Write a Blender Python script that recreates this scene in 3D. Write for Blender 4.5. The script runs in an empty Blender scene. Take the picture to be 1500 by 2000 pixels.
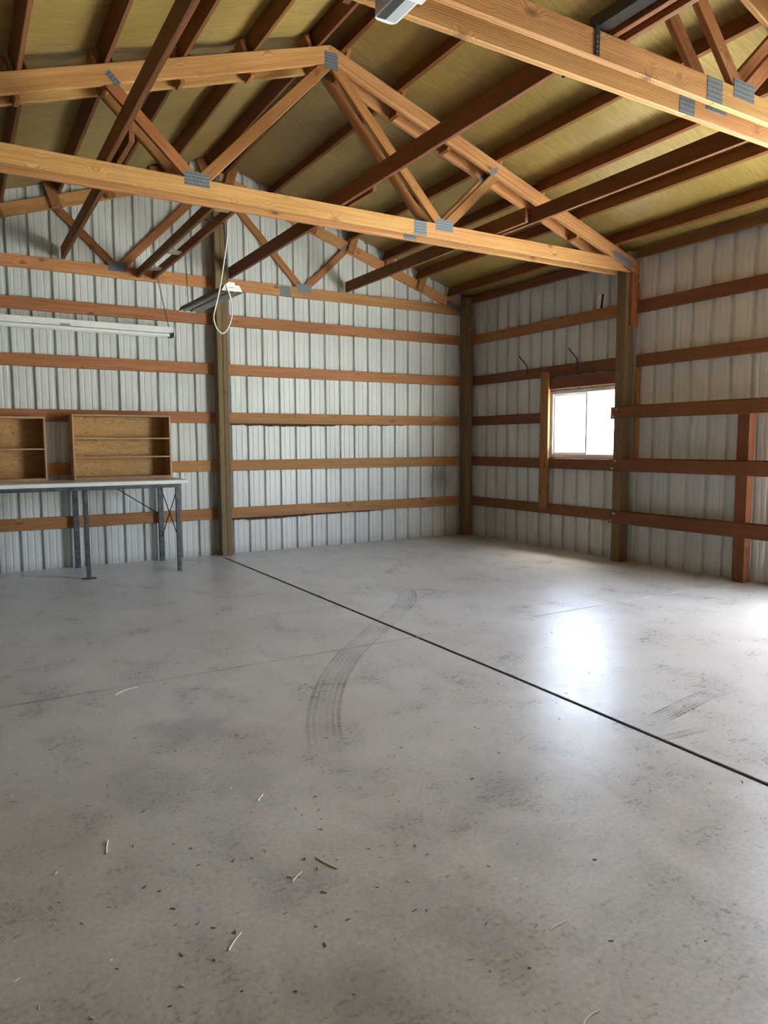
import bpy, bmesh, math, random
from mathutils import Vector, Matrix
random.seed(7)
S = bpy.context.scene
COL = S.collection
PI = math.pi

# ------------------------------------------------------------------ materials
def new_mat(name):
    m = bpy.data.materials.new(name); m.use_nodes = True
    nt = m.node_tree
    b = nt.nodes['Principled BSDF']
    return m, nt, b
def N(nt, t, **kw):
    n = nt.nodes.new(t)
    for k, v in kw.items():
        if k.startswith('i_'):
            key = k[2:]
            key = int(key) if key.isdigit() else key
            n.inputs[key].default_value = v
        else: setattr(n, k, v)
    return n
def L(nt, a, b): nt.links.new(a, b)
def math_node(nt, op, a, b=None, c=None, clamp=False):
    n = N(nt, 'ShaderNodeMath', operation=op); n.use_clamp = clamp
    for i, v in enumerate((a, b, c)):
        if v is None: continue
        if hasattr(v, 'links') or hasattr(v, 'is_linked'): L(nt, v, n.inputs[i])
        else: n.inputs[i].default_value = v
    return n.outputs[0]
def mixc(nt, fac, a, b, blend='MIX'):
    n = N(nt, 'ShaderNodeMix', data_type='RGBA', blend_type=blend)
    for sock, v in ((n.inputs[0], fac), (n.inputs[6], a), (n.inputs[7], b)):
        if hasattr(v, 'is_linked'): L(nt, v, sock)
        elif isinstance(v, (int, float)): sock.default_value = v
        else: sock.default_value = (*v, 1) if len(v) == 3 else v
    return n.outputs[2]
def ramp(nt, x, stops):
    n = N(nt, 'ShaderNodeValToRGB'); cr = n.color_ramp
    while len(cr.elements) < len(stops): cr.elements.new(0.5)
    for e, (p, c) in zip(cr.elements, stops):
        e.position = p; e.color = (*c, 1) if len(c) == 3 else c
    L(nt, x, n.inputs[0]); return n.outputs[0]
def g3(v): return (v, v, v)

def noise(nt, vec, scale, detail=3, rough=.55, dist=0):
    n = N(nt, 'ShaderNodeTexNoise'); n.inputs['Scale'].default_value = scale
    n.inputs['Detail'].default_value = detail; n.inputs['Roughness'].default_value = rough
    n.inputs['Distortion'].default_value = dist
    L(nt, vec, n.inputs['Vector']); return n.outputs['Fac']
def mapping(nt, vec, scale=(1, 1, 1), loc=(0, 0, 0)):
    n = N(nt, 'ShaderNodeMapping'); n.inputs['Scale'].default_value = scale
    n.inputs['Location'].default_value = loc
    L(nt, vec, n.inputs['Vector']); return n.outputs[0]

def wood(name, light, dark, knot, rough=.62, knots=1.0, var=.25, grain=1.0):
    m, nt, b = new_mat(name)
    tc = N(nt, 'ShaderNodeTexCoord'); oi = N(nt, 'ShaderNodeObjectInfo')
    sc = N(nt, 'ShaderNodeVectorMath', operation='SCALE')
    cmb = N(nt, 'ShaderNodeCombineXYZ')
    for i, k in enumerate((37.0, 3.1, 5.7)):
        L(nt, math_node(nt, 'MULTIPLY', oi.outputs['Random'], k), cmb.inputs[i])
    add = N(nt, 'ShaderNodeVectorMath', operation='ADD')
    L(nt, tc.outputs['Object'], add.inputs[0]); L(nt, cmb.outputs[0], add.inputs[1])
    v = add.outputs[0]
    # knots
    vo = N(nt, 'ShaderNodeTexVoronoi', feature='F1'); vo.inputs['Scale'].default_value = 1
    L(nt, mapping(nt, v, (3.4, .9, 7.5)), vo.inputs['Vector'])
    kd = vo.outputs['Distance']
    kmask = math_node(nt, 'SUBTRACT', 1.0, math_node(nt, 'MULTIPLY', kd, 5.0), clamp=True)
    kmask = math_node(nt, 'MULTIPLY', kmask, math_node(nt, 'GREATER_THAN', noise(nt, mapping(nt, vo.outputs['Position'], (3, 3, 3)), 2.3), .46))
    halo = math_node(nt, 'SUBTRACT', 1.0, math_node(nt, 'MULTIPLY', kd, 3.0), clamp=True)
    # grain bends around knots
    warp = N(nt, 'ShaderNodeVectorMath', operation='ADD'); L(nt, v, warp.inputs[0])
    cw = N(nt, 'ShaderNodeCombineXYZ')
    L(nt, math_node(nt, 'MULTIPLY', halo, .03), cw.inputs[1]); L(nt, math_node(nt, 'MULTIPLY', halo, .03), cw.inputs[2])
    L(nt, cw.outputs[0], warp.inputs[1]); w = warp.outputs[0]
    n1 = noise(nt, mapping(nt, w, (.55, 15, 15)), 2.2, 4, .6, .6)
    n2 = noise(nt, mapping(nt, w, (2.5, 120, 120)), 1.0, 3, .6)
    wv = N(nt, 'ShaderNodeTexWave', wave_type='RINGS', rings_direction='X')
    wv.inputs['Scale'].default_value = 9; wv.inputs['Distortion'].default_value = 2.6
    wv.inputs['Detail'].default_value = 2; wv.inputs['Detail Scale'].default_value = .6
    L(nt, mapping(nt, w, (.25, 3.2, 3.2), (0, .5, .3)), wv.inputs['Vector'])
    f = math_node(nt, 'ADD', math_node(nt, 'MULTIPLY', n1, .75), math_node(nt, 'MULTIPLY', wv.outputs['Fac'], .28 * grain))
    f = math_node(nt, 'ADD', f, math_node(nt, 'MULTIPLY', math_node(nt, 'SUBTRACT', n2, .5), .45))
    c = ramp(nt, f, [(.28, light), (.78, dark)])
    c = mixc(nt, math_node(nt, 'MULTIPLY', kmask, 1.0 * knots), c, knot)
    hsv = N(nt, 'ShaderNodeHueSaturation')
    L(nt, c, hsv.inputs['Color'])
    L(nt, math_node(nt, 'MULTIPLY_ADD', oi.outputs['Random'], var, 1 - var * .5), hsv.inputs['Value'])
    rr = math_node(nt, 'FRACT', math_node(nt, 'MULTIPLY', oi.outputs['Random'], 17.3))
    L(nt, math_node(nt, 'MULTIPLY_ADD', rr, .02, .49), hsv.inputs['Hue'])
    L(nt, hsv.outputs[0], b.inputs['Base Color'])
    b.inputs['Roughness'].default_value = rough; b.inputs['Specular IOR Level'].default_value = .3
    bp = N(nt, 'ShaderNodeBump'); bp.inputs['Strength'].default_value = .25; bp.inputs['Distance'].default_value = .002
    L(nt, f, bp.inputs['Height']); L(nt, bp.outputs[0], b.inputs['Normal'])
    return m

def plain(name, col, rough=.5, metal=0, nscale=0, namt=.2, spec=.5):
    m, nt, b = new_mat(name)
    if nscale:
        tc = N(nt, 'ShaderNodeTexCoord')
        f = noise(nt, tc.outputs['Object'], nscale, 5, .65)
        c = ramp(nt, f, [(.3, tuple(x * (1 - namt) for x in col)), (.7, tuple(min(1, x * (1 + namt)) for x in col))])
        L(nt, c, b.inputs['Base Color'])
    else: b.inputs['Base Color'].default_value = (*col, 1)
    b.inputs['Roughness'].default_value = rough; b.inputs['Metallic'].default_value = metal
    b.inputs['Specular IOR Level'].default_value = spec
    return m

M = {}
M['fir'] = wood('truss_fir', (.60, .325, .125), (.34, .14, .042), (.10, .035, .015), .6, 1, .22)
M['web'] = wood('web_fir', (.42, .18, .06), (.22, .08, .024), (.08, .03, .012), .6, 1, .25)
M['girt'] = wood('girt_fir', (.45, .215, .078), (.25, .096, .031), (.09, .035, .018), .6, 1, .28)
M['red'] = wood('red_fir', (.235, .098, .043), (.135, .05, .021), (.06, .022, .012), .65, .8, .3)
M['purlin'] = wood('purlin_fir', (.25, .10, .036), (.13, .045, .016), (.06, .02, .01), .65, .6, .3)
M['treated'] = wood('treated_post', (.255, .18, .095), (.14, .097, .05), (.045, .028, .014), .8, .6, .12, 1.3)
M['grey_wood'] = wood('grey_board', (.42, .36, .29), (.27, .22, .17), (.1, .07, .05), .8, .4, .2)
M['ply_lit'] = wood('plywood_lit', (.58, .37, .22), (.34, .19, .10), (.08, .03, .02), .7, .3, .15)  # lit look of the shelf and frame edges put into a paler colour
M['ply_dark'] = wood('plywood_dark', (.16, .075, .035), (.09, .04, .018), (.04, .02, .01), .7, .3, .15)

# plywood face with cathedral grain
def ply():
    m, nt, b = new_mat('plywood_face')
    tc = N(nt, 'ShaderNodeTexCoord')
    v = tc.outputs['Object']
    n0 = noise(nt, mapping(nt, v, (1.3, 1, 5.5)), 1.6, 2, .5, .4)
    rings = math_node(nt, 'FRACT', math_node(nt, 'MULTIPLY', n0, 13.0))
    n2 = noise(nt, mapping(nt, v, (5, 5, 90)), 1, 3)
    f = math_node(nt, 'MULTIPLY_ADD', n2, .5, math_node(nt, 'MULTIPLY', math_node(nt, 'POWER', rings, 3), .5))
    c = ramp(nt, f, [(.15, (.54, .31, .11)), (.75, (.31, .15, .045))])
    L(nt, c, b.inputs['Base Color']); b.inputs['Roughness'].default_value = .6
    return m
M['ply'] = ply()

def siding(name, stain=False):
    m, nt, b = new_mat(name)
    tc = N(nt, 'ShaderNodeTexCoord'); v = tc.outputs['Object']
    f = noise(nt, mapping(nt, v, (2.5, 2.5, .8)), 1.5, 5, .6)
    c = ramp(nt, f, [(.3, (.57, .585, .56)), (.7, (.65, .66, .635))])
    f2 = noise(nt, v, 26, 3, .7)
    c = mixc(nt, math_node(nt, 'MULTIPLY', math_node(nt, 'SUBTRACT', f2, .64, clamp=True), .9, clamp=True), c, (.36, .37, .36))
    # grimy lower edge
    sx = N(nt, 'ShaderNodeSeparateXYZ'); L(nt, v, sx.inputs[0])
    low = math_node(nt, 'SUBTRACT', 1, math_node(nt, 'MULTIPLY', sx.outputs['Z'], 9), clamp=True)
    c = mixc(nt, math_node(nt, 'MULTIPLY', low, math_node(nt, 'MULTIPLY', f, .6)), c, (.16, .15, .13))
    if stain:
        d = N(nt, 'ShaderNodeVectorMath', operation='DISTANCE')
        L(nt, mapping(nt, v, (1, 0, .85)), d.inputs[0]); d.inputs[1].default_value = (3.42, 0, .90 * .85)
        s = math_node(nt, 'SUBTRACT', 1, math_node(nt, 'MULTIPLY', d.outputs['Value'], 3.2), clamp=True)
        s = math_node(nt, 'MULTIPLY', s, noise(nt, mapping(nt, v, (4, 4, 2)), 4, 4, .7))
        c = mixc(nt, math_node(nt, 'MULTIPLY', s, 1.25, clamp=True), c, (.05, .05, .05))
    L(nt, c, b.inputs['Base Color'])
    b.inputs['Roughness'].default_value = .36; b.inputs['Specular IOR Level'].default_value = .55
    bp = N(nt, 'ShaderNodeBump'); bp.inputs['Strength'].default_value = .18; bp.inputs['Distance'].default_value = .01
    L(nt, noise(nt, mapping(nt, v, (7, 7, 4)), 1.4, 3), bp.inputs['Height']); L(nt, bp.outputs[0], b.inputs['Normal'])
    return m
M['siding'] = siding('painted_steel_siding'); M['siding_back'] = siding('painted_steel_siding_back', True)

def insulation():
    m, nt, b = new_mat('vinyl_faced_insulation')
    tc = N(nt, 'ShaderNodeTexCoord'); v = tc.outputs['Object']
    f1 = noise(nt, mapping(nt, v, (5, 42, 5)), 1, 4, .65, .5)
    f2 = noise(nt, v, .9, 3, .5)
    f3 = noise(nt, v, 70, 2, .6)
    f = math_node(nt, 'MULTIPLY_ADD', f1, .45, math_node(nt, 'MULTIPLY_ADD', f2, .4, math_node(nt, 'MULTIPLY', f3, .15)))
    c = ramp(nt, f, [(.30, (.19, .125, .03)), (.52, (.32, .22, .062)), (.74, (.50, .375, .15))])
    L(nt, c, b.inputs['Base Color']); b.inputs['Roughness'].default_value = .42
    bp = N(nt, 'ShaderNodeBump'); bp.inputs['Strength'].default_value = .55; bp.inputs['Distance'].default_value = .012
    h = math_node(nt, 'MULTIPLY_ADD', f1, .7, math_node(nt, 'MULTIPLY', f3, .3))
    L(nt, h, bp.inputs['Height']); L(nt, bp.outputs[0], b.inputs['Normal'])
    return m
M['insul'] = insulation()
M['bounce_cut'] = plain('added_bounce_cut_lining', (.075, .078, .078), .8, 0, 4, .3)  # unseen walls coloured dark to cut bounced light, an added lining

def concrete():
    m, nt, b = new_mat('concrete_floor')
    tc = N(nt, 'ShaderNodeTexCoord'); v = tc.outputs['Object']
    f0 = noise(nt, v, .55, 4, .55, .4)
    f1 = noise(nt, mapping(nt, v, (1.3, 1, 1)), 2.3, 6, .62, .5)
    f2 = noise(nt, v, 55, 4, .7)
    c = ramp(nt, f0, [(.3, (.34, .285, .22)), (.5, (.415, .375, .315)), (.72, (.455, .435, .385))])
    c = mixc(nt, 1, c, ramp(nt, f1, [(.26, g3(.64)), (.47, g3(.94)), (.75, g3(1.15))]), 'MULTIPLY')
    c = mixc(nt, 1, c, ramp(nt, f2, [(.3, g3(.8)), (.7, g3(1.15))]), 'MULTIPLY')
    # oily stains: soft-edged spots with ragged outline
    spots = [(-1.98, -5.27, .30, .5), (-2.35, -5.75, .28, .35), (-1.9, -6.0, .22, .3), (-1.75, -7.1, .25, .35), (-2.1, -7.25, .2, .3),
             (-.9, -6.35, .25, .25), (-1.0, -6.55, .2, .25), (-.55, -3.9, .5, .2), (-.2, -2.9, .5, .22), (-1.7, -1.6, .6, .25),
             (.4, -5.0, .3, .2), (-1.25, -7.0, .22, .25)]
    ragged = noise(nt, v, 5, 5, .7)
    tot = None
    for x, y, r, a in spots:
        d = N(nt, 'ShaderNodeVectorMath', operation='DISTANCE')
        L(nt, v, d.inputs[0]); d.inputs[1].default_value = (x, y, 0)
        s = math_node(nt, 'SUBTRACT', 1.15, math_node(nt, 'DIVIDE', d.outputs['Value'], r))
        s = math_node(nt, 'MULTIPLY', math_node(nt, 'ADD', s, math_node(nt, 'MULTIPLY_ADD', ragged, 3.2, -1.75)), a * 1.3)
        s = math_node(nt, 'MINIMUM', math_node(nt, 'MAXIMUM', s, 0), a)
        tot = s if tot is None else math_node(nt, 'MAXIMUM', tot, s)
    c = mixc(nt, tot, c, (.15, .14, .135))
    # small dark specks and chips
    vo = N(nt, 'ShaderNodeTexVoronoi', feature='F1'); vo.inputs['Scale'].default_value = 5.5
    L(nt, v, vo.inputs['Vector'])
    sp = math_node(nt, 'LESS_THAN', vo.outputs['Distance'], math_node(nt, 'MULTIPLY_ADD', ragged, .12, -.040))
    c = mixc(nt, math_node(nt, 'MULTIPLY', sp, .4), c, (.09, .08, .07))
    # pale scraped streaks
    st = noise(nt, mapping(nt, v, (1.2, 9, 1)), 1.5, 5, .7, .3)
    c = mixc(nt, math_node(nt, 'MULTIPLY', math_node(nt, 'SUBTRACT', st, .6, clamp=True), 2.2, clamp=True), c, (.52, .51, .50))
    L(nt, c, b.inputs['Base Color'])
    f4 = noise(nt, mapping(nt, v, (3, 9, 1)), 3.0, 6, .75, .4)
    r = math_node(nt, 'ADD', math_node(nt, 'MULTIPLY_ADD', f1, .22, .0), math_node(nt, 'MULTIPLY', f4, .34))
    b.inputs['Sheen Weight'].default_value = .22; b.inputs['Sheen Roughness'].default_value = .35
    r = math_node(nt, 'ADD', r, math_node(nt, 'MULTIPLY_ADD', f2, .3, -.1))
    L(nt, r, b.inputs['Roughness']); b.inputs['Specular IOR Level'].default_value = .65
    bp = N(nt, 'ShaderNodeBump'); bp.inputs['Strength'].default_value = .5; bp.inputs['Distance'].default_value = .004
    L(nt, math_node(nt, 'MULTIPLY_ADD', f2, .35, math_node(nt, 'MULTIPLY', f1, .65)), bp.inputs['Height']); L(nt, bp.outputs[0], b.inputs['Normal'])
    return m
M['concrete'] = concrete()

def plate_mat():
    m, nt, b = new_mat('galvanised_nail_plate')
    tc = N(nt, 'ShaderNodeTexCoord')
    br = N(nt, 'ShaderNodeTexBrick'); br.offset = .5
    br.inputs['Scale'].default_value = 1; br.inputs['Mortar Size'].default_value = .0052
    br.inputs['Brick Width'].default_value = .016; br.inputs['Row Height'].default_value = .026
    br.inputs['Color1'].default_value = (.025, .028, .032, 1); br.inputs['Color2'].default_value = (.05, .055, .06, 1)
    br.inputs['Mortar'].default_value = (.20, .225, .255, 1)
    sw = N(nt, 'ShaderNodeSeparateXYZ'); L(nt, tc.outputs['Object'], sw.inputs[0])
    cb = N(nt, 'ShaderNodeCombineXYZ'); L(nt, sw.outputs[0], cb.inputs[0]); L(nt, sw.outputs[2], cb.inputs[1])
    L(nt, cb.outputs[0], br.inputs['Vector']); L(nt, br.outputs['Color'], b.inputs['Base Color'])
    b.inputs['Metallic'].default_value = .35; b.inputs['Roughness'].default_value = .5
    return m
M['plate'] = plate_mat()
M['steel'] = plain('bare_steel', (.075, .08, .088), .5, .3, 14, .6)
M['dark_steel'] = plain('dark_steel', (.035, .033, .032), .45, .5)
M['bolt'] = plain('zinc_bolt', (.5, .5, .48), .35, .8)
M['white_metal'] = plain('white_enamel', (.84, .84, .80), .35, 0, 6, .04)
M['white_bright'] = plain('white_end_plate', (.86, .86, .86), .35)
M['tube'] = plain('fluorescent_tube', (.86, .87, .84), .25)
M['reflector'] = plain('grey_reflector', (.42, .43, .42), .3, .5)
M['hood'] = plain('brown_hood', (.10, .07, .045), .6)
M['lens'] = plain('frosted_lens', (.50, .53, .56), .3)
M['laminate'] = plain('white_laminate', (.78, .77, .72), .4, 0, 9, .06)
M['vinyl'] = plain('white_vinyl', (.80, .81, .81), .4)
M['cord'] = plain('white_cord', (.80, .78, .66), .5)
M['black'] = plain('black_rubber', (.015, .014, .013), .8)
M['filler'] = plain('dark_joint_filler', (.022, .02, .018), .9, 0, 30, .4)
M['dirt'] = plain('dirty_saw_cut', (.035, .03, .022), .95, 0, 20, .5)
M['straw'] = plain('pale_straw', (.72, .66, .48), .7)
M['litter'] = plain('dark_crumbs', (.06, .045, .03), .9)
M['ink'] = plain('grey_print', (.22, .22, .25), .6)
M['gravel'] = plain('gravel_ground', (.38, .41, .375), .95, 0, 3, .2)
M['bark'] = plain('bark', (.075, .035, .018), .95, 0, 40, .6)
def glass():
    m, nt, b = new_mat('window_glass')
    out = nt.nodes['Material Output']
    t = N(nt, 'ShaderNodeBsdfTransparent'); t.inputs[0].default_value = (.95, .96, .96, 1)
    g = N(nt, 'ShaderNodeBsdfGlossy'); g.inputs['Roughness'].default_value = .03
    mx = N(nt, 'ShaderNodeMixShader')
    mx.inputs[0].default_value = .05; L(nt, t.outputs[0], mx.inputs[1]); L(nt, g.outputs[0], mx.inputs[2])
    L(nt, mx.outputs[0], out.inputs['Surface'])
    return m
M['glass'] = glass()
def rubber_mark(strength=.42):
    m, nt, b = new_mat('tyre_rubber_mark')
    out = nt.nodes['Material Output']
    uv = N(nt, 'ShaderNodeUVMap')
    s = N(nt, 'ShaderNodeSeparateXYZ'); L(nt, uv.outputs[0], s.inputs[0])
    u, w = s.outputs[0], s.outputs[1]      # u metres along, w 0..1 across
    rib = math_node(nt, 'GREATER_THAN', math_node(nt, 'FRACT', math_node(nt, 'MULTIPLY', w, 6)), .3)
    saw = math_node(nt, 'GREATER_THAN', math_node(nt, 'FRACT', math_node(nt, 'ADD', math_node(nt, 'MULTIPLY', u, 28), math_node(nt, 'MULTIPLY', w, 2.2))), .35)
    edge = math_node(nt, 'MULTIPLY_ADD', math_node(nt, 'ABSOLUTE', math_node(nt, 'SUBTRACT', w, .5)), 1.4, .3)
    tc = N(nt, 'ShaderNodeTexCoord')
    n = noise(nt, tc.outputs['Object'], 3.2, 4, .65)
    n2 = noise(nt, tc.outputs['Object'], 40, 2, .6)
    a = math_node(nt, 'MULTIPLY', math_node(nt, 'MULTIPLY', rib, math_node(nt, 'MULTIPLY_ADD', saw, .6, .4)), edge)
    a = math_node(nt, 'MULTIPLY', a, math_node(nt, 'MULTIPLY', math_node(nt, 'SUBTRACT', n, .3, clamp=True), 3.0, clamp=True))
    a = math_node(nt, 'MULTIPLY', a, math_node(nt, 'MULTIPLY_ADD', n2, .8, .4))
    # fade at both ends
    at = N(nt, 'ShaderNodeAttribute'); at.attribute_name = 'fade'
    a = math_node(nt, 'MULTIPLY', math_node(nt, 'MULTIPLY', a, at.outputs['Fac']), strength, clamp=True)
    t = N(nt, 'ShaderNodeBsdfTransparent')
    b.inputs['Base Color'].default_value = (.06, .06, .062, 1); b.inputs['Roughness'].default_value = .6
    mx = N(nt, 'ShaderNodeMixShader')
    L(nt, a, mx.inputs[0]); L(nt, t.outputs[0], mx.inputs[1]); L(nt, b.outputs[0], mx.inputs[2])
    L(nt, mx.outputs[0], out.inputs['Surface'])
    return m
M['rubber'] = rubber_mark(.5); M['rubber2'] = rubber_mark(.9)

# ------------------------------------------------------------------ object helpers
WM = {}
def link(o, parent=None, mw=Matrix.Identity(4)):
    COL.objects.link(o)
    o.matrix_basis = mw; WM[o.name] = mw.copy()
    if parent is not None:
        o.parent = parent; o.matrix_parent_inverse = WM[parent.name].inverted()
    return o
def tag(o, label=None, cat=None, group=None, kind=None):
    if label: o['label'] = label
    if cat: o['category'] = cat
    if group: o['group'] = group
    if kind: o['kind'] = kind
    return o
def thing(name, loc, label, cat, group=None):
    o = bpy.data.objects.new(name, None); o.empty_display_size = .1
    link(o, None, Matrix.Translation(Vector(loc)))
    return tag(o, label, cat, group)
def mesh_obj(name, bm, mat, parent=None, mw=Matrix.Identity(4), smooth=False):
    me = bpy.data.meshes.new(name); bmesh.ops.recalc_face_normals(bm, faces=bm.faces)
    bm.to_mesh(me); bm.free()
    for mm in (mat if isinstance(mat, (list, tuple)) else [mat]): me.materials.append(mm)
    if smooth:
        for p in me.polygons: p.use_smooth = True
    o = bpy.data.objects.new(name, me)
    return link(o, parent, mw)
def bm_box(bm, lo, hi, mi=0):
    x0, y0, z0 = lo; x1, y1, z1 = hi
    vs = [bm.verts.new(p) for p in ((x0, y0, z0), (x1, y0, z0), (x1, y1, z0), (x0, y1, z0), (x0, y0, z1), (x1, y0, z1), (x1, y1, z1), (x0, y1, z1))]
    for f in ((0, 3, 2, 1), (4, 5, 6, 7), (0, 1, 5, 4), (1, 2, 6, 5), (2, 3, 7, 6), (3, 0, 4, 7)):
        bm.faces.new([vs[i] for i in f]).material_index = mi
def bm_tube(bm, pts, r, seg=8, cap=True):
    pts = [Vector(p) for p in pts]; rings = []
    n = len(pts); up = None
    for i, p in enumerate(pts):
        d = (pts[min(i + 1, n - 1)] - pts[max(i - 1, 0)]).normalized()
        if up is None: up = d.orthogonal().normalized()
        up = (up - d * up.dot(d)); up = up.normalized() if up.length > 1e-6 else d.orthogonal().normalized()
        s = d.cross(up)
        rings.append([bm.verts.new(p + (up * math.cos(a) + s * math.sin(a)) * r) for a in [2 * PI * k / seg for k in range(seg)]])
    for a, b in zip(rings, rings[1:]):
        for k in range(seg): bm.faces.new((a[k], a[(k + 1) % seg], b[(k + 1) % seg], b[k]))
    if cap: bm.faces.new(rings[0][::-1]); bm.faces.new(rings[-1])
def smooth_path(pts, k=8):
    pts = [Vector(p) for p in pts]; out = []
    P = [pts[0]] + pts + [pts[-1]]
    for i in range(1, len(P) - 2):
        for j in range(k):
            t = j / k; a, b, c, d = P[i - 1], P[i], P[i + 1], P[i + 2]
            out.append(.5 * ((2 * b) + (c - a) * t + (2 * a - 5 * b + 4 * c - d) * t * t + (3 * b - a - 3 * c + d) * t ** 3))
    out.append(pts[-1]); return out
def frame(origin, xdir, zdir):
    x = Vector(xdir).normalized(); z = Vector(zdir); z = (z - x * z.dot(x)).normalized(); y = z.cross(x)
    m = Matrix((x, y, z)).transposed().to_4x4(); m.translation = Vector(origin); return m
def bevel_all(bm, off):
    bmesh.ops.bevel(bm, geom=list(bm.edges), offset=off, segments=1, affect='EDGES', clamp_overlap=True)
def board(name, lo, hi, axis, mat, parent=None, bev=.0035, rag=None):
    """axis aligned board lo..hi with its length along axis; local X = length."""
    lo, hi = Vector(lo), Vector(hi); c = (lo + hi) / 2; d = hi - lo
    if axis == 'x': mw = frame(c, (1, 0, 0), (0, 0, 1)); h = (d.x, d.y, d.z)
    elif axis == 'y': mw = frame(c, (0, 1, 0), (0, 0, 1)); h = (d.y, d.x, d.z)
    else: mw = frame(c, (0, 0, 1), (0, 1, 0)); h = (d.z, d.x, d.y)
    bm = bmesh.new()
    bm_box(bm, (-h[0] / 2, -h[1] / 2, -h[2] / 2), (h[0] / 2, h[1] / 2, h[2] / 2))
    if bev: bevel_all(bm, min(bev, min(h) * .2))
    return mesh_obj(name, bm, mat, parent, mw)
def obox(name, corner, xd, yd, zd, size, mat, parent=None, bev=.0035):
    """box with local x along xd from corner."""
    mw = Matrix((Vector(xd).normalized(), Vector(yd).normalized(), Vector(zd).normalized())).transposed().to_4x4()
    mw.translation = Vector(corner)
    bm = bmesh.new(); bm_box(bm, (0, 0, 0), size)
    if bev: bevel_all(bm, min(bev, min(size) * .2))
    return mesh_obj(name, bm, mat, parent, mw)
def poly_board(name, pts, y0, y1, xd, mat, parent=None, bev=.003):
    """prism of polygon pts (x,z) between y0,y1; local X along xd=(dx,dz)."""
    o = Vector((pts[0][0], (y0 + y1) / 2, pts[0][1]))
    mw = frame(o, (xd[0], 0, xd[1]), (-xd[1], 0, xd[0])); inv = mw.inverted()
    bm = bmesh.new()
    a = [bm.verts.new(inv @ Vector((x, y0, z))) for x, z in pts]
    b = [bm.verts.new(inv @ Vector((x, y1, z))) for x, z in pts]
    bm.faces.new(a); bm.faces.new(b[::-1])
    n = len(pts)
    for i in range(n): bm.faces.new((a[i], b[i], b[(i + 1) % n], a[(i + 1) % n]))
    bmesh.ops.recalc_face_normals(bm, faces=bm.faces)
    if bev: bevel_all(bm, bev)
    return mesh_obj(name, bm, mat, parent, mw)
def clip(poly, n, c):
    """keep points with n.p <= c"""
    out = []
    for i in range(len(poly)):
        p, q = poly[i], poly[(i + 1) % len(poly)]
        dp = n[0] * p[0] + n[1] * p[1] - c; dq = n[0] * q[0] + n[1] * q[1] - c
        if dp <= 0: out.append(p)
        if dp * dq < 0:
            t = dp / (dp - dq); out.append((p[0] + (q[0] - p[0]) * t, p[1] + (q[1] - p[1]) * t))
    return out

# ------------------------------------------------------------------ dimensions
HX = 3.948            # inner face of side siding
YB = .178             # inner face of back siding
YF = -12.15           # front wall
ZR, SL = 4.781, 1 / 3 # top of truss chord at ridge and the roof slope
CT = math.cos(math.atan(SL)); ST = math.sin(math.atan(SL))
PD = .14 / CT         # purlin depth measured plumb
def roof_in(x): return ZR + PD + .004 - abs(x) * SL
BC0, BC1 = 3.345, 3.48
GZ = [.5298, 1.1422, 1.7488, 2.355, 2.9677]; GH = .0685

# ------------------------------------------------------------------ shell
def siding_wall(name, axis, pos, out, u0, u1, rib0, pitch, ztop, openings, mat):
    """corrugated sheet. axis 'x': runs along x at y=pos; 'y': runs along y at x=pos. out = +1/-1 outward sign."""
    prof = []   # (u, depth)
    k0 = math.floor((u0 - rib0) / pitch) - 1; k1 = math.ceil((u1 - rib0) / pitch) + 1
    for k in range(k0, k1 + 1):
        c = rib0 + k * pitch
        prof += [(c - .030, 0), (c - .020, .032), (c + .020, .032), (c + .030, 0)]
        for t in (1 / 3, 2 / 3):
            m = c + pitch * t
            prof += [(m - .011, 0), (m - .005, .0035), (m + .005, .0035), (m + .011, 0)]
    def dep(u):
        for (a, d), (b, e) in zip(prof, prof[1:]):
            if a <= u <= b: return d + (e - d) * (u - a) / (b - a + 1e-9)
        return 0
    extra = [u0, u1] + [o[i] for o in openings for i in (0, 1)] + ([0.0] if axis == 'x' else [])
    us = sorted(set([round(u, 5) for u, d in prof if u0 < u < u1] + [round(e, 5) for e in extra]))
    bm = bmesh.new()
    def P(u, z, d):
        return (u, pos + out * d, z) if axis == 'x' else (pos + out * d, u, z)
    TH = .0012
    for a, b in zip(us, us[1:]):
        da, db = dep(a), dep(b); mid = (a + b) / 2
        spans = [(0.0, None)]
        for o in openings:
            if o[0] < mid < o[1]:
                new = []
                for s in spans:
                    if o[2] > s[0]: new.append((s[0], o[2]))
                    new.append((o[3], s[1]))
                spans = new
        for z0, z1 in spans:
            za = ztop(a) if z1 is None else z1; zb = ztop(b) if z1 is None else z1
            for off in (0, TH + .0008):
                bm.faces.new([bm.verts.new(P(a, z0, da + off)), bm.verts.new(P(b, z0, db + off)), bm.verts.new(P(b, zb, db + off)), bm.verts.new(P(a, za, da + off))])
    bmesh.ops.remove_doubles(bm, verts=bm.verts, dist=.0004)
    o = mesh_obj(name, bm, mat); tag(o, kind='structure'); return o
siding_wall('wall_back', 'x', YB, 1, -HX - .03, HX + .03, .354, .2252, lambda x: roof_in(x), [], M['siding_back'])
WY0, WY1, WZ0, WZ1 = -2.868, -1.645, 1.222, 2.092
DOOR = (-8.0, -5.45, 0, 3.2)
siding_wall('wall_right', 'y', HX, 1, YF, YB + .03, -.06, .2305, lambda y: roof_in(HX), [(WY0, WY1, WZ0, WZ1), DOOR], M['siding'])
siding_wall('wall_left', 'y', -HX, -1, YF, YB + .03, -.06, .2305, lambda y: roof_in(HX), [], M['bounce_cut'])
FDOOR = (-.2, 3.2, 0, 2.9)
siding_wall('wall_front', 'x', YF, -1, -HX, HX, .354, .2252, lambda x: roof_in(x), [], M['bounce_cut'])

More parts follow.
